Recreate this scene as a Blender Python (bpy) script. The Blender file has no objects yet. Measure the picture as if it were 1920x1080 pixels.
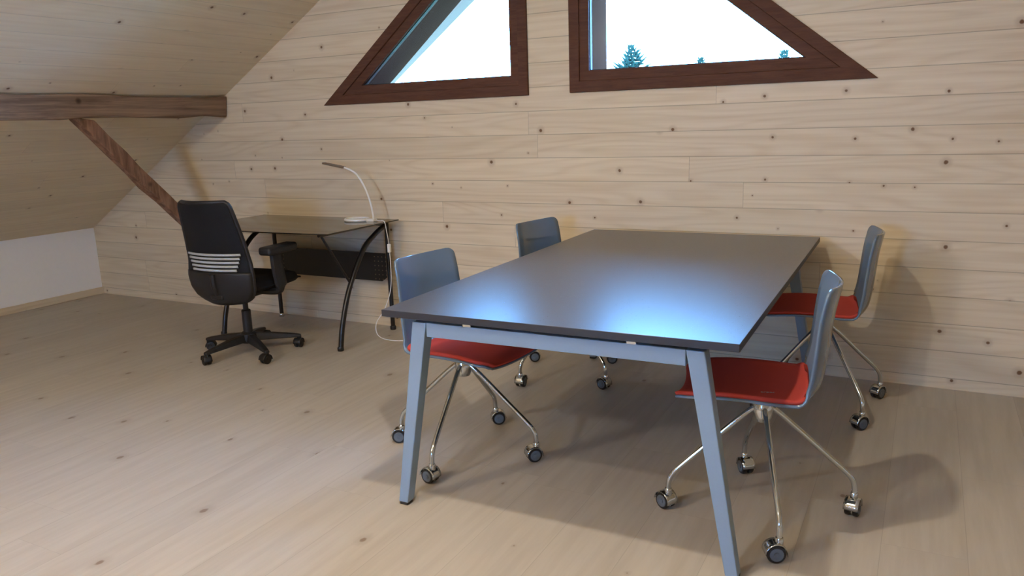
import bpy, bmesh, math, random
from mathutils import Vector, Matrix
random.seed(4)
S = bpy.context.scene
COL = S.collection
R = math.radians
S.view_settings.view_transform = 'Standard'
S.view_settings.look = 'None'
S.view_settings.exposure = 0.0

# ------------------------------------------------------------------ materials
class NT:
    def __init__(s, name):
        s.m = bpy.data.materials.new(name); s.m.use_nodes = True
        s.t = s.m.node_tree; s.b = s.t.nodes['Principled BSDF']
    def lk(s, inp, v):
        if isinstance(v, bpy.types.NodeSocket): s.t.links.new(v, inp)
        elif v is not None: inp.default_value = v
    def n(s, typ, **p):
        nd = s.t.nodes.new(typ)
        for k, v in p.items(): setattr(nd, k, v)
        return nd
    def math(s, op, a, b=None, c=None):
        nd = s.n('ShaderNodeMath', operation=op)
        for i, v in enumerate((a, b, c)):
            if v is not None: s.lk(nd.inputs[i], v)
        return nd.outputs[0]
    def comb(s, x, y, z=0.0):
        nd = s.n('ShaderNodeCombineXYZ')
        for i, v in enumerate((x, y, z)): s.lk(nd.inputs[i], v)
        return nd.outputs[0]
    def noise(s, vec, scale=1.0, detail=3.0, rough=.5, dist=0.0):
        nd = s.n('ShaderNodeTexNoise')
        s.lk(nd.inputs['Vector'], vec); nd.inputs['Scale'].default_value = scale
        nd.inputs['Detail'].default_value = detail; nd.inputs['Roughness'].default_value = rough
        nd.inputs['Distortion'].default_value = dist
        return nd.outputs['Fac']
    def mix(s, f, a, b, blend='MIX'):
        nd = s.n('ShaderNodeMix', data_type='RGBA', blend_type=blend)
        s.lk(nd.inputs[0], f); s.lk(nd.inputs[6], a); s.lk(nd.inputs[7], b)
        return nd.outputs[2]
    def ramp(s, v, a, b, c=0.0, d=1.0):
        nd = s.n('ShaderNodeMapRange', interpolation_type='SMOOTHSTEP')
        s.lk(nd.inputs[0], v)
        for i, q in enumerate((a, b, c, d)): nd.inputs[i+1].default_value = q
        return nd.outputs[0]
    def xyz(s):
        tc = s.n('ShaderNodeTexCoord'); sp = s.n('ShaderNodeSeparateXYZ')
        s.t.links.new(tc.outputs['Object'], sp.inputs[0])
        return sp.outputs, tc.outputs['Object']
    def set(s, **k):
        for a, v in k.items():
            s.lk(s.b.inputs[a.replace('_', ' ')], v)
    def bump(s, h, strength=.3, dist=.002):
        nd = s.n('ShaderNodeBump'); nd.inputs['Strength'].default_value = strength
        nd.inputs['Distance'].default_value = dist
        s.lk(nd.inputs['Height'], h); s.lk(s.b.inputs['Normal'], nd.outputs[0])

def c4(r, g, b): return (r, g, b, 1.0)
def srgb(r, g, b):
    f = lambda v: (v/255/12.92) if v/255 <= .04045 else ((v/255+.055)/1.055)**2.4
    return (f(r), f(g), f(b), 1.0)

def plank(name, ua, va, vs, voff, board, length, light, dark, knotc, ks=4.0, kthr=.55, kr=.011,
          groove=.003, gd=.45, tint=.16, rough=.5, gx=1.3, gy=60., ring=55., kel=1.0, bump=.25, spec=.35, rw=.4):
    g = NT(name); o, _ = g.xyz()
    u = o[ua]; v = g.math('MULTIPLY_ADD', o[va], vs, voff)
    vb = g.math('DIVIDE', v, board); row = g.math('FLOOR', vb); fr = g.math('SUBTRACT', vb, row)
    w1 = g.n('ShaderNodeTexWhiteNoise', noise_dimensions='1D'); g.lk(w1.inputs['W'], g.math('ADD', row, .37))
    r1 = w1.outputs['Value']
    u2 = g.math('MULTIPLY_ADD', r1, 7.31, g.math('DIVIDE', u, length))
    ci = g.math('FLOOR', u2); fc = g.math('SUBTRACT', u2, ci)
    w2 = g.n('ShaderNodeTexWhiteNoise', noise_dimensions='2D')
    g.lk(w2.inputs['Vector'], g.comb(g.math('ADD', row, .5), g.math('ADD', ci, .5)))
    r2 = w2.outputs['Value']
    sh = g.math('MULTIPLY', r2, 41.0)
    n1 = g.noise(g.comb(g.math('MULTIPLY_ADD', u, gx, sh), g.math('MULTIPLY', v, gy), sh), 1.0, 4.0, .6)
    n2 = g.noise(g.comb(g.math('MULTIPLY_ADD', u, .55, sh), g.math('MULTIPLY', v, 5.0), row), 1.0, 1.5, .4)
    rings = g.math('MULTIPLY_ADD', g.math('SINE', g.math('MULTIPLY', n2, ring)), .5, .5)
    rings = g.math('POWER', rings, 2.2)
    gr = g.math('ADD', g.math('MULTIPLY', g.ramp(n1, .3, .7), 1-rw), g.math('MULTIPLY', rings, rw))
    col = g.mix(gr, light, dark)
    tn = g.math('MULTIPLY_ADD', r2, tint, 1.0 - tint*.6)
    col = g.mix(1.0, col, g.comb(tn, tn, tn), 'MULTIPLY')
    # knots
    vo = g.n('ShaderNodeTexVoronoi', voronoi_dimensions='2D', feature='F1')
    vo.inputs['Scale'].default_value = 1.0
    wob = g.noise(g.comb(u, v), 42.0, 2.0)
    g.lk(vo.inputs['Vector'], g.comb(g.math('MULTIPLY_ADD', u, ks/kel, g.math('MULTIPLY', row, 13.7)), g.math('MULTIPLY', v, ks)))
    dst = g.math('MULTIPLY_ADD', wob, kr*ks*1.1, g.math('SUBTRACT', vo.outputs['Distance'], kr*ks*.25))
    sc = g.n('ShaderNodeSeparateColor'); g.lk(sc.inputs[0], vo.outputs['Color'])
    pres = g.math('GREATER_THAN', sc.outputs[0], kthr)
    size = g.math('MULTIPLY_ADD', sc.outputs[1], 1.15, .38)
    dn = g.math('DIVIDE', dst, size)
    core = g.math('MULTIPLY', g.ramp(dn, kr*ks*.9, kr*ks*1.5, 1.0, 0.0), pres)
    halo = g.math('MULTIPLY', g.ramp(dn, kr*ks*1.2, kr*ks*4.2, .45, 0.0), pres)
    col = g.mix(halo, col, g.mix(.5, dark, knotc)); col = g.mix(core, col, knotc)
    gw = groove/board
    ga = g.math('MAXIMUM', g.ramp(fr, gw*.4, gw*1.3, 1.0, 0.0), g.ramp(fr, 1-gw*.6, 1-gw*.2, 0.0, 1.0))
    gb = g.ramp(fc, groove/length*.5, groove/length*1.0, 1.0, 0.0)
    gv = g.math('MAXIMUM', ga, gb)
    col = g.mix(g.math('MULTIPLY', gv, gd), col, c4(.05, .03, .015))
    g.set(Base_Color=col, Roughness=rough, Specular_IOR_Level=spec)
    h = g.math('SUBTRACT', g.math('MULTIPLY', n1, .12), gv)
    g.bump(h, bump, .003)
    return g.m

def simple(name, col, rough=.5, metal=0.0, var=.06, scale=30., bump=0.0, spec=.5, coat=0.0):
    g = NT(name); o, vec = g.xyz()
    n = g.noise(vec, scale, 3.0)
    f = g.math('MULTIPLY_ADD', n, 2*var, 1-var)
    g.set(Base_Color=g.mix(1.0, col, g.comb(f, f, f), 'MULTIPLY'),
          Roughness=g.math('MULTIPLY_ADD', n, .06, rough-.03), Metallic=metal, Specular_IOR_Level=spec, Coat_Weight=coat)
    if bump: g.bump(n, bump, .001)
    return g.m

def oldwood(name, axis, a, b, stretch=1.2, fine=26., knots=True):
    g = NT(name); o, _ = g.xyz()
    k = [fine]*3; k[axis] = stretch
    v = g.comb(*[g.math('MULTIPLY', o[i], k[i]) for i in range(3)])
    n = g.noise(v, 1.0, 5.0, .65, .4)
    n2 = g.noise(g.comb(*[g.math('MULTIPLY', o[i], 3.0) for i in range(3)]), 1.0, 3.0)
    f = g.math('ADD', g.math('MULTIPLY', g.ramp(n, .3, .72), .7), g.math('MULTIPLY', n2, .3))
    vo = g.n('ShaderNodeTexVoronoi', feature='F1'); vo.inputs['Scale'].default_value = 5.0
    g.lk(vo.inputs['Vector'], g.comb(o[0], o[1], o[2]))
    kn = g.ramp(vo.outputs['Distance'], .05, .14, .9 if knots else 0.0, 0.0)
    col = g.mix(kn, g.mix(f, a, b), c4(a[0]*.35, a[1]*.3, a[2]*.3))
    g.set(Base_Color=col, Roughness=.7, Specular_IOR_Level=.25); g.bump(n, .6, .004)
    return g.m

M = {}
PL, PD, PK = srgb(230, 214, 186), srgb(214, 194, 162), srgb(116, 86, 58)
M['wall'] = plank('wall_planks', 0, 2, 1.0, .08, .135, 3.4, PL, PD, PK, ks=5.0, kthr=.64, kr=.0066, gd=.40, rw=.4, ring=85., tint=.09, gy=40., gx=.9)
M['ceil'] = plank('ceiling_planks', 1, 0, 1.16, .03, .135, 3.8, srgb(237, 220, 190), srgb(227, 207, 174), PK, ks=4.6, kthr=.7, kr=.0062, gd=.2, tint=.07, rw=.35, ring=80., gy=36.)
M['sidewall'] = plank('side_planks', 0, 2, 1.0, .08, .135, 3.4, PL, PD, PK, ks=4.6, kthr=.5, kr=.008)
M['floor'] = plank('oak_floor', 1, 0, 1.0, .05, .24, 1.35, srgb(190, 181, 169), srgb(177, 167, 154), srgb(134, 116, 99),
                   ks=2.8, kthr=.5, kr=.0085, groove=.0016, gd=.22, tint=.07, rough=.42, gx=2.4, gy=26., ring=22., kel=1.4, bump=.05, spec=.4, rw=.3)
M['white'] = simple('white_paint', srgb(246, 247, 247), .6, var=.02)
M['base'] = plank('baseboard_wood', 1, 2, 1.0, .02, .2, 3., PL, PD, PK, kthr=.9)
M['beam'] = oldwood('old_beam', 1, srgb(82, 64, 50), srgb(166, 136, 110), 1.0, 34.)
M['brace'] = oldwood('old_brace', 2, srgb(86, 60, 44), srgb(166, 126, 98), 4., 30.)
M['frame'] = oldwood('stained_frame', 0, srgb(80, 50, 38), srgb(106, 70, 53), 6., 60., knots=False)
M['reveal'] = simple('stained_reveal', srgb(66, 38, 28), .95, var=.04, scale=8., spec=0.0)
M['rafter'] = simple('weathered_rafter', srgb(116, 88, 74), .95, var=.04, scale=3., spec=0.0)
M['top'] = simple('anthracite_laminate', srgb(67, 66, 67), .285, var=.04, scale=200., bump=.02, spec=1.0)
M['topedge'] = simple('anthracite_edge', srgb(42, 43, 48), .45, var=.03)
M['tableleg'] = simple('grey_powder_coat', srgb(132, 155, 178), .38, var=.03, scale=150., spec=.5)
M['shell'] = simple('grey_plastic_shell', srgb(96, 117, 140), .08, var=.02, spec=.95)
M['red'] = simple('red_felt', srgb(192, 70, 58), .85, var=.16, scale=500., bump=.3, spec=.2)
M['chrome'] = simple('chrome', srgb(200, 210, 222), .1, 1.0, var=.01)
M['black'] = simple('black_plastic', srgb(24, 24, 26), .5, var=.1, scale=80.)
M['tyre'] = simple('caster_black', srgb(18, 19, 21), .45, var=.1)
M['greyrim'] = simple('caster_grey', srgb(92, 102, 112), .4, var=.05)
M['seatfab'] = simple('black_fabric', srgb(26, 26, 29), .9, var=.25, scale=400., bump=.3, spec=.2)
M['deskmetal'] = simple('desk_black_metal', srgb(20, 20, 22), .3, var=.05)
M['lampwhite'] = simple('lamp_white', srgb(242, 242, 240), .4, var=.02)
M['lamphead'] = simple('lamp_head_grey', srgb(122, 106, 90), .4, var=.03)
M['slat'] = simple('slat_grey', srgb(174, 182, 190), .45, var=.03)
M['tag'] = simple('silver_print', srgb(190, 185, 185), .4, .3)
M['fir'] = simple('fir_needles', srgb(26, 44, 34), .9, var=.4, scale=6., spec=.1)
M['bark'] = simple('fir_bark', srgb(50, 42, 38), .9, var=.3)
M['ground'] = simple('meadow', srgb(90, 110, 70), .9, var=.3, scale=.5)

def meshback():
    g = NT('black_mesh'); o, vec = g.xyz()
    a = g.math('SINE', g.math('MULTIPLY', o[2], 900.)); b = g.math('SINE', g.math('MULTIPLY', o[1], 900.))
    f = g.math('MULTIPLY', a, b)
    g.set(Base_Color=g.mix(g.ramp(f, -.2, .6), srgb(12, 13, 16), srgb(22, 25, 31)), Roughness=.7, Specular_IOR_Level=.3)
    g.bump(f, .2, .001); return g.m
M['meshback'] = meshback()

def smoked():
    g = NT('smoked_glass'); o, vec = g.xyz()
    n = g.noise(vec, 60., 2.)
    g.set(Base_Color=srgb(34, 32, 31), Roughness=g.math('MULTIPLY_ADD', n, .03, .04), Specular_IOR_Level=.9)
    return g.m
M['smoked'] = smoked()

def perf():
    g = NT('perforated_black'); o, vec = g.xyz()
    fx = g.math('SUBTRACT', g.math('FRACT', g.math('MULTIPLY', o[0], 33.)), .5)
    fz = g.math('SUBTRACT', g.math('FRACT', g.math('MULTIPLY', o[2], 33.)), .5)
    d = g.math('SQRT', g.math('ADD', g.math('MULTIPLY', fx, fx), g.math('MULTIPLY', fz, fz)))
    edge = g.math('GREATER_THAN', g.math('ABSOLUTE', o[0]), .40)
    k = g.math('MULTIPLY', g.ramp(d, .1, .16, 1.0, 0.0), edge)
    g.set(Base_Color=g.mix(k, srgb(18, 18, 20), srgb(110, 96, 78)), Roughness=.45)
    return g.m
M['perf'] = perf()

def pane():
    m = bpy.data.materials.new('window_glass'); m.use_nodes = True; t = m.node_tree
    t.nodes.remove(t.nodes['Principled BSDF'])
    tr = t.nodes.new('ShaderNodeBsdfTransparent'); gl = t.nodes.new('ShaderNodeBsdfGlossy'); mx = t.nodes.new('ShaderNodeMixShader')
    fr = t.nodes.new('ShaderNodeFresnel'); fr.inputs[0].default_value = 1.3
    gl.inputs['Roughness'].default_value = .02; tr.inputs[0].default_value = (.96, .98, 1, 1)
    t.links.new(fr.outputs[0], mx.inputs[0]); t.links.new(tr.outputs[0], mx.inputs[1]); t.links.new(gl.outputs[0], mx.inputs[2])
    t.links.new(mx.outputs[0], t.nodes['Material Output'].inputs[0]); return m
M['pane'] = pane()

# ------------------------------------------------------------------ mesh helpers
def box(bm, c, s, rot=None, mi=0):
    vs = []
    for x in (-.5, .5):
        for y in (-.5, .5):
            for z in (-.5, .5):
                p = Vector((x*s[0], y*s[1], z*s[2]))
                if rot is not None: p = rot @ p
                vs.append(bm.verts.new(p + Vector(c)))
    for f in ((0, 1, 3, 2), (4, 6, 7, 5), (0, 4, 5, 1), (2, 3, 7, 6), (0, 2, 6, 4), (1, 5, 7, 3)):
        bm.faces.new([vs[i] for i in f]).material_index = mi

def prism(bm, poly, a0, a1, axis='Y', mi=0):
    def P(p, a): return {'Y': (p[0], a, p[1]), 'X': (a, p[0], p[1]), 'Z': (p[0], p[1], a)}[axis]
    A = [bm.verts.new(P(p, a0)) for p in poly]; B = [bm.verts.new(P(p, a1)) for p in poly]
    n = len(poly)
    fs = [bm.faces.new(A), bm.faces.new(B[::-1])]
    for i in range(n): fs.append(bm.faces.new((A[i], B[i], B[(i+1) % n], A[(i+1) % n])))
    for f in fs: f.material_index = mi

def ringprism(bm, outer, inner, y0, y1, mi=0):
    n = len(outer)
    V = lambda pts, y: [bm.verts.new((p[0], y, p[1])) for p in pts]
    o0, o1, i0, i1 = V(outer, y0), V(outer, y1), V(inner, y0), V(inner, y1)
    for k in range(n):
        j = (k+1) % n
        for q in ((o0[k], o0[j], i0[j], i0[k]), (o1[k], i1[k], i1[j], o1[j]), (o0[k], o1[k], o1[j], o0[j]), (i0[k], i0[j], i1[j], i1[k])):
            bm.faces.new(q).material_index = mi

def inset(poly, d):
    n = len(poly); area = sum(poly[i][0]*poly[(i+1) % n][1]-poly[(i+1) % n][0]*poly[i][1] for i in range(n))
    sgn = 1 if area > 0 else -1
    out = []
    for i in range(n):
        p0, p1, p2 = Vector(poly[i-1]), Vector(poly[i]), Vector(poly[(i+1) % n])
        d1, d2 = (p1-p0).normalized(), (p2-p1).normalized()
        n1, n2 = Vector((-d1.y, d1.x))*sgn, Vector((-d2.y, d2.x))*sgn
        k = d/(1+n1.dot(n2))
        out.append(tuple(p1+(n1+n2)*k))
    return out

def tube(bm, pts, r, seg=12, mi=0):
    pts = [Vector(p) for p in pts]; n = len(pts)
    rs = r if isinstance(r, (list, tuple)) else [r]*n
    t = [(pts[min(i+1, n-1)]-pts[max(i-1, 0)]).normalized() for i in range(n)]
    ref = Vector((0, 0, 1)) if abs(t[0].z) < .9 else Vector((1, 0, 0))
    u = t[0].cross(ref).normalized(); rings = []
    for i in range(n):
        u = (u - t[i]*u.dot(t[i])).normalized(); w = t[i].cross(u)
        rings.append([bm.verts.new(pts[i]+(u*math.cos(2*math.pi*k/seg)+w*math.sin(2*math.pi*k/seg))*rs[i]) for k in range(seg)])
    for a, b in zip(rings, rings[1:]):
        for k in range(seg): bm.faces.new((a[k], a[(k+1) % seg], b[(k+1) % seg], b[k])).material_index = mi
    bm.faces.new(rings[0][::-1]).material_index = mi; bm.faces.new(rings[-1]).material_index = mi

def spline(pts, k=8):
    pts = [Vector(p) for p in pts]; P = [pts[0]*2-pts[1]]+pts+[pts[-1]*2-pts[-2]]; out = []
    for i in range(1, len(P)-2):
        for j in range(k):
            t = j/k; a, b, c, d = P[i-1:i+3]
            out.append(.5*((2*b)+(c-a)*t+(2*a-5*b+4*c-d)*t*t+(3*b-a-3*c+d)*t**3))
    return out+[pts[-1]]

def lathe(bm, prof, seg=24, mat=None, mi=0):
    mat = mat or Matrix(); rings = []
    for r, z in prof:
        rings.append([bm.verts.new(mat @ Vector((r*math.cos(2*math.pi*k/seg), r*math.sin(2*math.pi*k/seg), z))) for k in range(seg)])
    for a, b in zip(rings, rings[1:]):
        for k in range(seg): bm.faces.new((a[k], a[(k+1) % seg], b[(k+1) % seg], b[k])).material_index = mi
    bm.faces.new(rings[0][::-1]).material_index = mi; bm.faces.new(rings[-1]).material_index = mi

def gridsurf(bm, rows, mi=0):
    V = [[bm.verts.new(p) for p in r] for r in rows]
    for a, b in zip(V, V[1:]):
        for k in range(len(a)-1): bm.faces.new((a[k], a[k+1], b[k+1], b[k])).material_index = mi

def tomesh(name, bm, mats, angle=35):
    bmesh.ops.recalc_face_normals(bm, faces=bm.faces)
    me = bpy.data.meshes.new(name); bm.to_mesh(me); bm.free()
    for m in (mats if isinstance(mats, (list, tuple)) else [mats]): me.materials.append(m)
    me.shade_smooth(); me.set_sharp_from_angle(angle=R(angle))
    return me

def obj(name, bm, mats, parent=None, loc=(0, 0, 0), rot=(0, 0, 0), bevel=0, solid=0, subsurf=0, angle=35, seg=2):
    me = bm if isinstance(bm, bpy.types.Mesh) else tomesh(name, bm, mats, angle)
    o = bpy.data.objects.new(name, me); COL.objects.link(o)
    o.location = loc; o.rotation_euler = rot
    if parent: o.parent = parent
    if solid:
        m = o.modifiers.new('solid', 'SOLIDIFY'); m.thickness = solid; m.offset = 0
    if subsurf:
        m = o.modifiers.new('sub', 'SUBSURF'); m.levels = subsurf; m.render_levels = subsurf
    if bevel:
        m = o.modifiers.new('bevel', 'BEVEL'); m.width = bevel; m.segments = seg; m.limit_method = 'ANGLE'; m.harden_normals = False
    return o

def tag(o, label, cat, group=None):
    o['label'] = label; o['category'] = cat
    if group: o['group'] = group
    return o

def thing(name, label, cat, loc=(0, 0, 0), rotz=0, group=None):
    o = bpy.data.objects.new(name, None); COL.objects.link(o); o.location = loc; o.rotation_euler = (0, 0, rotz)
    o.empty_display_size = .1
    return tag(o, label, cat, group)

def struct(name, bm, mats, **k):
    o = obj(name, bm, mats, **k); o['kind'] = 'structure'; return o
B = bmesh.new

# ------------------------------------------------------------------ room shell
WY = 4.18; WT = .27
XL, XR, YB = -6.3, 2.39, -3.2
XC = -1.956
def roof(x): return .575+.59*(x-XL) if x <= XC else .575+.59*(XR-x)
ZR = roof(XC)

b = B(); box(b, ((XL+XR)/2, (YB+WY)/2, -.05), (XR-XL+.2, WY-YB+.6, .1)); struct('floor', b, M['floor'])
W1 = [(-3.617, 1.50), (-2.092, 1.50), (-2.092, 2.735)]
W2 = [(-1.821, 1.503), (-.25, 1.50), (-1.821, 2.745)]
b = B()
def slab(x0, x1, lo0, lo1, hi0, hi1): prism(b, [(x0, lo0), (x1, lo1), (x1, hi1), (x0, hi0)], WY, WY+WT)
e = .03
slab(XL, -3.617, 0, 0, roof(XL)+e, roof(-3.617)+e)
slab(-3.617, -2.092, 0, 0, 1.5, 1.5)
prism(b, [(-3.617, 1.5), (-2.092, 2.735), (-2.092, roof(-2.092)+e), (-3.617, roof(-3.617)+e)], WY, WY+WT)
slab(-2.092, XC, 0, 0, roof(-2.092)+e, ZR+e)
slab(XC, -1.821, 0, 0, ZR+e, roof(-1.821)+e)
slab(-1.821, -.25, 0, 0, 1.503, 1.5)
prism(b, [(-1.821, 2.745), (-.25, 1.5), (-.25, roof(-.25)+e), (-1.821, roof(-1.821)+e)], WY, WY+WT)
slab(-.25, XR, 0, 0, roof(-.25)+e, roof(XR)+e)
struct('wall_back', b, M['wall'])
b = B(); box(b, (XL-.05, (YB+WY)/2, .29), (.1, WY-YB, .58)); struct('wall_left', b, M['white'])
b = B(); box(b, (XR+.05, (YB+WY)/2, .29), (.1, WY-YB, .58)); struct('wall_right', b, M['white'])
# gable behind the camera, with an unseen window added for cool fill light
FX0, FX1, FZ0, FZ1 = -1.9, -.9, 1.0, 1.9
b = B()
def fs(poly): prism(b, poly, YB-.15, YB)
fs([(XL, 0), (FX0, 0), (FX0, roof(FX0)+e), (XC, ZR+e), (XL, roof(XL)+e)])
fs([(FX0, 0), (FX1, 0), (FX1, FZ0), (FX0, FZ0)])
fs([(FX0, FZ1), (FX1, FZ1), (FX1, roof(FX1)+e), (FX0, roof(FX0)+e)])
fs([(FX1, 0), (XR, 0), (XR, roof(XR)+e), (FX1, roof(FX1)+e)])
struct('wall_front', b, M['sidewall'])
b = B()
prism(b, [(XL-.1, roof(XL)-.059), (XC, ZR), (XC, ZR+.12), (XL-.1, roof(XL)+.06)], YB-.1, WY+WT)
prism(b, [(XC, ZR), (XR+.1, roof(XR)-.059), (XR+.1, roof(XR)+.06), (XC, ZR+.12)], YB-.1, WY+WT)
struct('ceiling', b, M['ceil'])
b = B(); box(b, (XL+.009, (YB+WY)/2, .029), (.018, WY-YB, .058)); struct('baseboard_left', b, M['base'], bevel=.003)
b = B(); box(b, (XR-.009, (YB+WY)/2, .029), (.018, WY-YB, .058)); struct('baseboard_right', b, M['base'], bevel=.003)

def window(name, poly):
    b = B(); ringprism(b, poly, inset(poly, .108), WY+.02, WY+WT+.01)
    w = struct(name, b, M['reveal'])
    b = B(); ringprism(b, inset(poly, -.004), inset(poly, .056), WY-.016, WY+.021); obj('casing', b, M['frame'], w, bevel=.003)
    b = B(); ringprism(b, inset(poly, .0555), inset(poly, .112), WY-.006, WY+.05); obj('sash', b, M['frame'], w, bevel=.003)
    b = B(); prism(b, inset(poly, .105), WY+.022, WY+.03); obj('pane', b, M['pane'], w)
    b = B(); ringprism(b, inset(poly, .111), inset(poly, .116), WY+.012, WY+.021); obj('gasket', b, M['black'], w)
    return w
window('window_1', W1); window('window_2', W2)
fp = [(FX0, FZ0), (FX1, FZ0), (FX1, FZ1), (FX0, FZ1)]
b = B(); ringprism(b, inset(fp, -.02), inset(fp, .07), YB-.12, YB+.015); w3 = struct('window_fill', b, M['frame'])  # added opening, lets sky light in as fill
b = B(); prism(b, inset(fp, .065), YB-.07, YB-.06); obj('pane', b, M['pane'], w3)

# roof overhang outside: rake rafters
b = B()
def rake(x): return 2.181+.72*(x+2.89)
prism(b, [(-6.2, rake(-6.2)), (XC, rake(XC)), (XC, rake(XC)+.34), (-6.2, rake(-6.2)+.34)], 4.84, 4.96)
struct('trim_1', b, M['rafter'])

# old timbers
def rough(bm, amp, cuts=14):
    bmesh.ops.subdivide_edges(bm, edges=[e for e in bm.edges if e.calc_length() > .3], cuts=cuts, use_grid_fill=True)
    for v in bm.verts: v.co += Vector([random.uniform(-amp, amp) for _ in range(3)])
b = B()
prism(b, [(-4.545, 1.452), (-4.545, 1.594), (-4.69, 1.512), (-4.69, 1.46)], YB+.012, WY-.008)
rough(b, .008, 34)
tag(obj('roof_beam', b, M['beam'], bevel=.008), 'thick old brown timber beam running under the sloping ceiling to the plank wall', 'beam')
b = B(); prism(b, [(3.02, 1.458), (3.14, 1.458), (4.185, .375), (4.185, .275)], -4.65, -4.57, 'X'); rough(b, .006, 10)
for v in b.verts:
    t_ = (v.co.y-3.0)/1.18; v.co.z -= .03*math.sin(math.pi*min(max(t_, 0), 1))
tag(obj('timber_brace', b, M['brace'], bevel=.006), 'diagonal reddish brown timber brace below the beam, behind the office chair', 'brace')

# ------------------------------------------------------------------ meeting table
T = thing('meeting_table', 'large rectangular anthracite meeting table on splayed grey metal legs', 'table', (-1.032, 3.073, 0), R(.9))
tw, tl = 1.195, 2.01
b = B(); box(b, (0, 0, .729), (tw, tl, .024))
bmesh.ops.recalc_face_normals(b, faces=b.faces)
for f in b.faces:
    f.normal_update(); f.material_index = 0 if f.normal.z > .5 else 1
obj('tabletop', b, [M['top'], M['topedge']], T, bevel=.0015)
ly = tl/2-.058
def legmesh():
    b = B()
    def q(xo, z, hw, hd): return [b.verts.new((xo+sx*hw, sy*hd, z)) for sx, sy in ((-1, -1), (1, -1), (1, 1), (-1, 1))]
    lo = q(.118, .012, .0195, .021); hi = q(0, .70, .0275, .026)
    b.faces.new(lo[::-1]); b.faces.new(hi)
    for k in range(4): b.faces.new((lo[k], lo[(k+1) % 4], hi[(k+1) % 4], hi[k]))
    box(b, (.12, 0, .006), (.034, .036, .012), mi=1)
    return tomesh('leg', b, [M['tableleg'], M['black']])
lm = legmesh()
for sx in (1, -1):
    for sy in (1, -1):
        obj('leg', lm, None, T, (sx*.468, sy*ly, 0), (0, 0, 0 if sx > 0 else math.pi), bevel=.003)
for sy in (1, -1):
    b = B(); box(b, (0, sy*ly, .676), (.882, .05, .05)); obj('end_rail', b, M['tableleg'], T, bevel=.002)
for sx in (1, -1):
    b = B(); box(b, (sx*.33, 0, .676), (.04, 2*ly-.052, .05)); obj('side_rail', b, M['tableleg'], T, bevel=.002)
for sx in (.28, -.28):
    for sy in (1, -1):
        b = B(); box(b, (sx, sy*(ly+.0), .709), (.03, .06, .016)); obj('spacer', b, M['chrome'], T, bevel=.001)

# ------------------------------------------------------------------ meeting chairs
PROF = spline([(.256, 0, .428), (.23, 0, .444), (.15, 0, .457), (.05, 0, .458), (-.05, 0, .453), (-.108, 0, .452), (-.148, 0, .464),
               (-.175, 0, .496), (-.188, 0, .555), (-.196, 0, .63), (-.206, 0, .73), (-.224, 0, .825)], 10)
CUM = [0]
for p, q in zip(PROF, PROF[1:]): CUM.append(CUM[-1]+(q-p).length)
LEN = CUM[-1]
def prof(s):
    s = min(max(s, 0), LEN)
    for i in range(len(CUM)-1):
        if s <= CUM[i+1]+1e-9:
            t = (s-CUM[i])/(CUM[i+1]-CUM[i]); a, c = PROF[i], PROF[i+1]
            d = (PROF[min(i+2, len(PROF)-1)]-PROF[max(i-1, 0)]).normalized()
            return a.lerp(c, t), Vector((d.z, 0, -d.x))
def lerpl(L, x):
    for (a, va), (c, vc) in zip(L, L[1:]):
        if x <= c: return va+(vc-va)*(x-a)/(c-a)
    return L[-1][1]
HW = [(0, .195), (.1, .206), (.35, .213), (.5, .208), (.6, .195), (.75, .188), (1, .18)]
def rows(s0, s1, R0, R1, ins, off):
    L = s1-s0; ds = [0, .002, .006, .012, .02, .03, .042]
    ss = ds+[.055+i*.016 for i in range(int((L-.11)/.016)+1)]+[L-d for d in ds[::-1]]
    out = []
    for d in ss:
        s = s0+d; p, n = prof(s); hw = lerpl(HW, s/LEN)-ins
        if d < R0: hw -= R0-math.sqrt(max(0, R0*R0-(R0-d)**2))
        if L-d < R1: hw -= R1-math.sqrt(max(0, R1*R1-(R1-(L-d))**2))
        kk = max(0, min(1, (n.x-.1)/.8)); cv = .016+.03*kk
        full = lerpl(HW, s/LEN)
        r = []
        for j in range(-9, 10):
            v = j/9; y = hw*v; r.append(p+n*(off+cv*(y/full)**2)+Vector((0, y, 0)))
        out.append(r)
    return out
b = B(); gridsurf(b, rows(0, LEN, .05, .032, 0, 0)); MSHELL = tomesh('shell', b, M['shell'], 60)
b = B(); gridsurf(b, rows(.006, .41, .05, .03, .012, .0105)); MPAD = tomesh('seat_pad', b, M['red'], 60)
b = B()
lathe(b, [(.012, .33), (.026, .335), (.032, .35), (.034, .385), (.026, .40), (.022, .425), (.07, .432), (.075, .443)], 24); MHUB = tomesh('base_hub', b, M['chrome'])
b = B(); tube(b, spline([(.015, 0, .388), (.05, 0, .366), (.12, 0, .303), (.2, 0, .228), (.27, 0, .163), (.298, 0, .133), (.310, 0, .105), (.312, 0, .062)], 5), .0095, 12)
MLEG = tomesh('leg', b, M['chrome'], 60)
def wheelmesh(r=.03):
    b = B()
    for sy in (-1, 1):
        m = Matrix.Translation((-.012, sy*.013, r)) @ Matrix.Rotation(R(90)*-sy, 4, 'X')
        lathe(b, [(r*.80, -.008), (r*.95, -.008), (r, -.005), (r, .005), (r*.94, .008), (r*.72, .0085)], 24, m, 0)
        lathe(b, [(r*.72, .004), (r*.72, .0095), (r*.66, .0105), (r*.3, .009), (r*.28, .012), (.002, .0125)], 20, m, 1)
    return b
MWHEEL = tomesh('caster_wheel', wheelmesh(), [M['tyre'], M['greyrim']])
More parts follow.
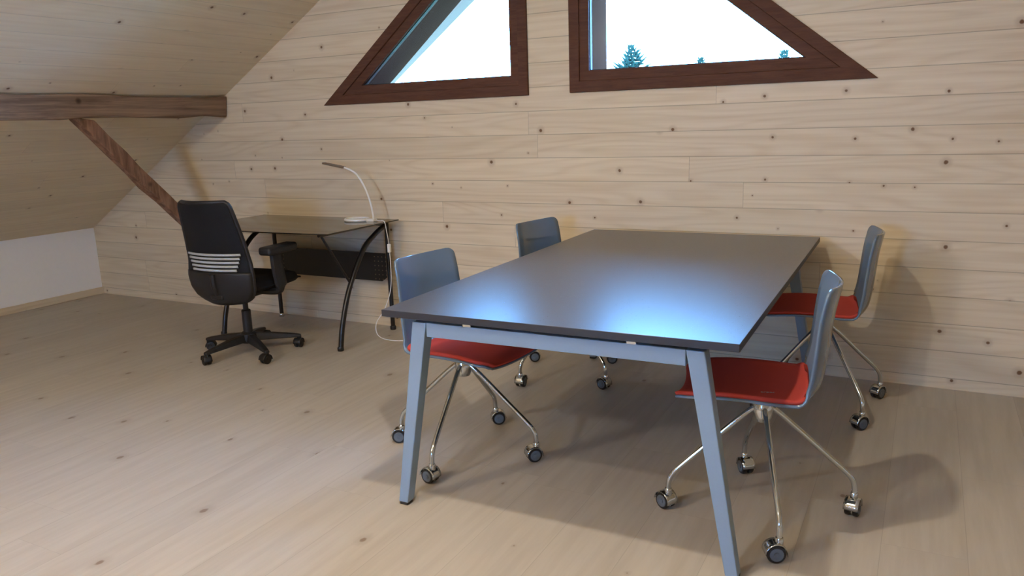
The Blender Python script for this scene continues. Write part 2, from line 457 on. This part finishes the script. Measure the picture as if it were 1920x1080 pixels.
def hoodmesh(r=.03):
    b = B(); rowsl = []
    for a in range(0, 11):
        t = R(-10+a*19)
        rowsl.append([Vector((-.012+math.cos(t)*(r+.004), y, r+math.sin(t)*(r+.004))) for y in (-.024, -.012, 0, .012, .024)])
    gridsurf(b, rowsl)
    box(b, (-.006, 0, r+.006), (.03, .006, .05))
    lathe(b, [(.011, r*1.6), (.0125, r*1.8), (.0125, r*2.5), (.0105, r*2.6)], 16)
    return b
MHOOD = tomesh('caster_hood', hoodmesh(), M['chrome'])
CG = 'grey swivel chairs around the meeting table'
def meeting_chair(x, y, face, base, label, spins):
    t = thing('meeting_chair', label, 'chair', (x, y, 0), R(face), CG)
    obj('shell', MSHELL, None, t, solid=.0085)
    obj('seat_pad', MPAD, None, t, solid=.012)
    obj('base_hub', MHUB, None, t)
    for k in range(4):
        l = obj('leg', MLEG, None, t, rot=(0, 0, R(base+90*k-face)))
        obj('caster_wheel', MWHEEL, None, l, (.312, 0, 0), (0, 0, R(spins[k])))
        h = obj('caster_hood', MHOOD, None, l, (.312, 0, 0), (0, 0, R(spins[k])), solid=.0015)
    return t
meeting_chair(-1.638, 2.604, -8, 6, 'grey shell chair with red seat at the table left side, nearer the camera', (40, 120, 200, 75))
meeting_chair(-1.655, 3.681, -11, -27, 'grey shell chair behind the table left side, only its backrest and casters showing', (10, 140, 60, 30))
meeting_chair(-.375, 3.735, 187, 39, 'grey shell chair with red seat at the table right side, close to plank wall', (20, 80, 150, 100))
cd = meeting_chair(-.437, 2.578, 188, 21, 'nearest grey shell chair with red seat, right of the table front leg', (60, 15, 130, 95))
# small maker's print on the seat pad
cu = bpy.data.curves.new('seat_print', 'FONT'); cu.body = 'arper'; cu.size = .02; cu.extrude = .0004; cu.align_x = 'CENTER'
tmp = bpy.data.objects.new('seat_print_curve', cu); COL.objects.link(tmp)
bpy.context.view_layer.update()
me = bpy.data.meshes.new_from_object(tmp.evaluated_get(bpy.context.evaluated_depsgraph_get()))
bpy.data.objects.remove(tmp); me.materials.clear(); me.materials.append(M['tag'])
obj('seat_print', me, None, cd, (-.017, .13, .4805), (R(-5), 0, R(188)))

# ------------------------------------------------------------------ glass desk
D = thing('glass_desk', 'black computer desk with smoked glass top and curved tubular legs', 'desk', (-3.635, 3.765, 0))
fr_ = [(-.598, -.335)]+[(-.6+1.2*i/16, -.335-.03*math.sin(math.pi*i/16)) for i in range(1, 16)]+[(.598, -.335), (.598, .36), (-.598, .36)]
b = B(); prism(b, fr_, .742, .750, 'Z'); obj('glass_top', b, M['smoked'], D, bevel=.002)
for sx in (1, -1):
    X = sx*.505
    b = B()
    arc = spline([(X, -.195, .012), (X, -.16, .16), (X, -.07, .372), (X, .085, .582), (X, .22, .668), (X, .33, .712)], 8)
    tube(b, arc, .0165, 14); obj('curved_leg', b, M['deskmetal'], D)
    b = B(); tube(b, [(X, .345, .012), (X, .345, .733)], .0145, 14); obj('rear_leg', b, M['deskmetal'], D)
    b = B(); tube(b, [(X, -.31, .732), (X, .345, .732)], .0095, 10); obj('top_rail', b, M['deskmetal'], D)
    b = B(); tube(b, [(X, -.29, .731), (X, -.06, .40)], .008, 10); obj('front_strut', b, M['deskmetal'], D)
    for yy in (-.197, .345):
        b = B(); lathe(b, [(.018, 0), (.02, .004), (.02, .02), (.017, .026)], 16); obj('foot_cap', b, M['black' if yy < 0 or sx > 0 else 'chrome'], D, (X, yy, 0))
b = B(); tube(b, [(-.505, .345, .715), (.505, .345, .715)], .011, 10); obj('rear_rail', b, M['deskmetal'], D)
b = B(); prism(b, [(-.5, .36), (-.46, .335), (.46, .335), (.5, .36), (.5, .525), (-.5, .525)], .318, .324); obj('modesty_panel', b, M['perf'], D)

# ------------------------------------------------------------------ lamp
Lm = thing('desk_lamp', 'slim white arched desk lamp on the smoked glass desk', 'lamp', (-3.25, 4.0, .7505))
b = B()
n = 40; ringr = []
for k in range(n+1):
    a = 2*math.pi*k/n; ringr.append(Vector((-.02+.082*math.cos(a), -.01+.07*math.sin(a), .009)))
tube(b, ringr, .009, 10)
prism(b, [(.05, -.028), (.118, -.02), (.118, .02), (.05, .028)], .0, .016, 'Z')
obj('lamp_base', b, M['lampwhite'], Lm)
b = B(); tube(b, spline([(.104, 0, .01), (.101, 0, .06), (.083, 0, .14), (.055, 0, .21), (.005, 0, .288), (-.05, 0, .325), (-.115, 0, .346)], 6), .0064, 10)
obj('lamp_stem', b, M['lampwhite'], Lm)
b = B(); box(b, (0, 0, 0), (.175, .034, .013)); obj('lamp_head', b, M['lamphead'], Lm, (-.19, 0, .358), (0, R(9.5), 0), bevel=.004)
b = B()
cab = [(-3.14, 3.99, .758), (-3.08, 3.975, .7575), (-3.035, 3.965, .7555), (-3.018, 3.960, .70), (-3.008, 3.964, .585), (-3.006, 3.955, .35), (-3.045, 3.93, .2),
       (-3.105, 3.905, .10), (-3.09, 3.885, .03), (-3.02, 3.876, .0035), (-2.9, 3.885, .0035), (-2.7, 4.0, .0035), (-2.5, 4.12, .0035)]
cab = [Vector(p)-Vector((-3.25, 4.0, .7505)) for p in cab]
tube(b, spline(cab, 8), .0024, 8)
cb = obj('power_cable', b, M['lampwhite'], Lm)
b = B(); box(b, cab[4], (.018, .022, .055)); obj('cable_switch', b, M['lampwhite'], cb, bevel=.004)

# ------------------------------------------------------------------ office chair
FA = 95
O = thing('office_chair', 'black mesh back swivel office chair with pale lumbar slats at the glass desk', 'office chair', (-3.65, 3.33, 0), R(FA))
b = B(); lathe(b, [(.02, .066), (.05, .07), (.055, .09), (.05, .125), (.036, .135), (.034, .135)], 24); obj('base_hub', b, M['black'], O)
b = B(); lathe(b, [(.028, .13), (.028, .27), (.024, .275), (.016, .276), (.016, .37)], 20); obj('gas_column', b, M['black'], O)
b = B()
def arm_q(x, hw, z0, z1): return [b.verts.new(p) for p in ((x, -hw, z0), (x, hw, z0), (x, hw*.7, z1), (x, -hw*.7, z1))]
secs = [arm_q(.035, .03, .078, .125), arm_q(.15, .026, .074, .112), (arm_q(.27, .02, .067, .09)), arm_q(.312, .016, .064, .08)]
for a_, c_ in zip(secs, secs[1:]):
    for k in range(4): b.faces.new((a_[k], a_[(k+1) % 4], c_[(k+1) % 4], c_[k]))
b.faces.new(secs[0][::-1]); b.faces.new(secs[-1])
MARM = tomesh('base_arm', b, M['black'])
MW2 = tomesh('caster_wheel', wheelmesh(.028), [M['tyre'], M['black']])
b = hoodmesh(.028); MH2 = tomesh('caster_hood', b, M['black'])
for k, sp in enumerate((30, 75, 110, 60, 150)):
    a_ = obj('base_arm', MARM, None, O, rot=(0, 0, R(191+72*k-FA)), bevel=.004)
    obj('caster_wheel', MW2, None, a_, (.3, 0, 0), (0, 0, R(sp)))
    obj('caster_hood', MH2, None, a_, (.3, 0, 0), (0, 0, R(sp)), solid=.0015)
b = B(); box(b, (.0, 0, .385), (.22, .17, .05)); box(b, (-.16, 0, .40), (.14, .09, .03)); obj('tilt_mechanism', b, M['black'], O, bevel=.008)
b = B()
NX, NY = 14, 14
topg, botg = [], []
for i in range(NX+1):
    u = -1+2*i/NX; rt, rb = [], []
    for j in range(NY+1):
        v = -1+2*j/NY
        x = .075+.225*u*math.sqrt(1-.18*v*v); y = .245*v*math.sqrt(1-.22*u*u)
        ed = max(abs(u), abs(v)); k = max(0, (ed-.72)/.28)
        zt = .492-.045*k**2.4-.03*max(0, u-.3)**2
        zb = .412+.03*k**2.4
        rt.append(Vector((x, y, zt))); rb.append(Vector((x, y, zb)))
    topg.append(rt); botg.append(rb)
gridsurf(b, topg); gridsurf(b, botg)
b.verts.ensure_lookup_table()
n1_ = (NX+1)*(NY+1)
def vi(g, i, j): return b.verts[g*n1_+i*(NY+1)+j]
loop = [(i, 0) for i in range(NX)]+[(NX, j) for j in range(NY)]+[(i, NY) for i in range(NX, 0, -1)]+[(0, j) for j in range(NY, 0, -1)]
for (i, j), (i2, j2) in zip(loop, loop[1:]+loop[:1]):
    b.faces.new((vi(0, i, j), vi(0, i2, j2), vi(1, i2, j2), vi(1, i, j)))
obj('seat', b, M['seatfab'], O, angle=70)
# backrest
BH = [(.36, .12), (.375, .168), (.40, .204), (.45, .232), (.52, .238), (.58, .230), (.64, .222), (.70, .217), (.80, .206), (.90, .193), (.935, .187), (.952, .177), (.962, .157)]
def backx(z): return -.225-.27*max(0, z-.60)**1.2+.35*max(0, .52-z)**1.4
def backpt(z, v, off=0, k=1.0):
    hw = lerpl(BH, z)*k
    return Vector((backx(z)-off+.055*v*v, hw*v, z))
zs = [.36+.602*i/60 for i in range(61)]
b = B(); gridsurf(b, [[backpt(z, j/10) for j in range(-10, 11)] for z in zs if z > .5]); obj('mesh_panel', b, M['meshback'], O, solid=.012, angle=70)
b = B()
out = [backpt(z, 1) for z in zs]+[backpt(zs[-1], v/8) for v in range(7, -8, -1)]+[backpt(z, -1) for z in zs[::-1]]
tube(b, out+[backpt(zs[0], v/8) for v in range(-7, 9)], .012, 10); obj('back_frame', b, M['black'], O, angle=70)
b = B(); zz = [.36+.19*i/14 for i in range(15)]
gridsurf(b, [[backpt(z, j/10, .006) for j in range(-10, 11)] for z in zz]); obj('lower_back_shell', b, M['black'], O, solid=.02, angle=70)
for i in range(5):
    z = .564+.023*i; b = B()
    k = .70+.045*i
    gridsurf(b, [[backpt(z+dz, j/8*k, .014+(.004 if abs(dz) < .004 else 0)) for j in range(-8, 9)] for dz in (-.0055, -.003, .003, .0055)])
    obj('lumbar_slat', b, M['slat'], O, solid=.006, angle=70)
b = B(); tube(b, spline([(-.10, 0, .40), (-.17, 0, .395), (-.205, 0, .41), (-.232, 0, .46), (-.240, 0, .54)], 5), .02, 10); obj('back_support', b, M['black'], O)
for sy in (1, -1):
    b = B()
    path = spline([(.02, sy*.1, .40), (.02, sy*.24, .405), (.012, sy*.272, .44), (.0, sy*.277, .53), (-.005, sy*.277, .655)], 6)
    tube(b, path, [.026]*13+[.029]*12, 10)
    for v in b.verts:
        if v.co.z > .43: v.co.x = v.co.x*1.6
    ar = obj('armrest', b, M['black'], O)
    b = B(); box(b, (.02, sy*.277, .66), (.26, .09, .05)); obj('arm_pad', b, M['black'], ar, bevel=.018, seg=4)

# ------------------------------------------------------------------ outside
b = B(); box(b, (-5, 40, -5.5), (160, 70, .2)); struct('ground', b, M['ground'])
def fir(x, y, ztop, label, w=.2):
    t = thing('fir_tree', label, 'tree', (x, y, -5.4))
    H = ztop+5.4
    b = B(); tube(b, [(0, 0, 0), (0, 0, H*.5), (0, 0, H)], [.16, .09, .012], 8); obj('trunk', b, M['bark'], t)
    b = B(); z = H-.06; i = 0
    while z > 1.2:
        d = H-z; rad = min(.10+d*w, 1.5)
        nb = 8 if d < 1.5 else 9
        for k in range(nb):
            a = 2*math.pi*k/nb+i*1.1+random.uniform(-.3, .3); l = rad*random.uniform(.5, 1.3)
            dr = Vector((math.cos(a), math.sin(a), 0)); sd = Vector((-dr.y, dr.x, 0))
            lift = .25*l+.03
            p0 = Vector((0, 0, z)); p1 = p0+dr*l*.55+Vector((0, 0, -.02)); p2 = p0+dr*l+Vector((0, 0, lift))
            tube(b, [p0, p1, p2], [.025, .03+.05*l, .010], 5)
            for s_ in (-1, 1):
                q = p1+sd*s_*l*.32+dr*l*.15+Vector((0, 0, random.uniform(-.08, .12)))
                tube(b, [p1-dr*l*.1, q], [.03+.04*l, .010], 4)
        z -= .10+d*.02; i += 1
    obj('foliage', b, M['fir'], t)
fir(-8.75, 25, 3.64, 'tall dark fir treetop outside, seen through the right window', .58)
fir(-8.3, 32, 3.58, 'small distant fir tip outside, right of the taller fir', .32)
fir(-4.15, 26, 3.20, 'faint fir tip in the right corner of the right window', .4)

# ------------------------------------------------------------------ light
w = bpy.data.worlds.new('world'); S.world = w; w.use_nodes = True
bg = w.node_tree.nodes['Background']; bg.inputs[0].default_value = (.15, .46, 1.0, 1); bg.inputs[1].default_value = 56.0
def lamp(name, kind, loc, size, power, col):
    l = bpy.data.lights.new(name, kind); l.energy = power; l.color = col
    if kind == 'AREA': l.shape = 'DISK'; l.size = size
    else: l.shadow_soft_size = size
    o = bpy.data.objects.new(name, l); COL.objects.link(o); o.location = loc
    return o
WARM = (1.0, .88, .71)
lamp('ceiling_lamp', 'AREA', (-.97, 1.7, 2.45), .08, 23, WARM)
lamp('ceiling_lamp', 'AREA', (-1.2, .3, 2.6), .08, 17, WARM)
lamp('ceiling_lamp', 'POINT', (-2.8, -.8, 2.35), .10, 115, WARM)

# ------------------------------------------------------------------ camera
cam = bpy.data.cameras.new('camera'); co = bpy.data.objects.new('camera', cam); COL.objects.link(co)
cam.sensor_width = 36; cam.lens = 1458/1920*36; cam.clip_start = .02; cam.clip_end = 300
Xc = Vector((.8839, .0698, -.4624)); Yc = Vector((.4667, -.2009, .8613)); Zc = Xc.cross(Yc)
right = Vector((Xc.x, Yc.x, Zc.x)).normalized(); fwd = Vector((Xc.z, Yc.z, Zc.z)).normalized()
up = right.cross(fwd).normalized(); right = fwd.cross(up)
m = Matrix((right, up, -fwd)).transposed().to_4x4(); m.translation = (0, 0, 1.355)
co.matrix_world = m
S.camera = co
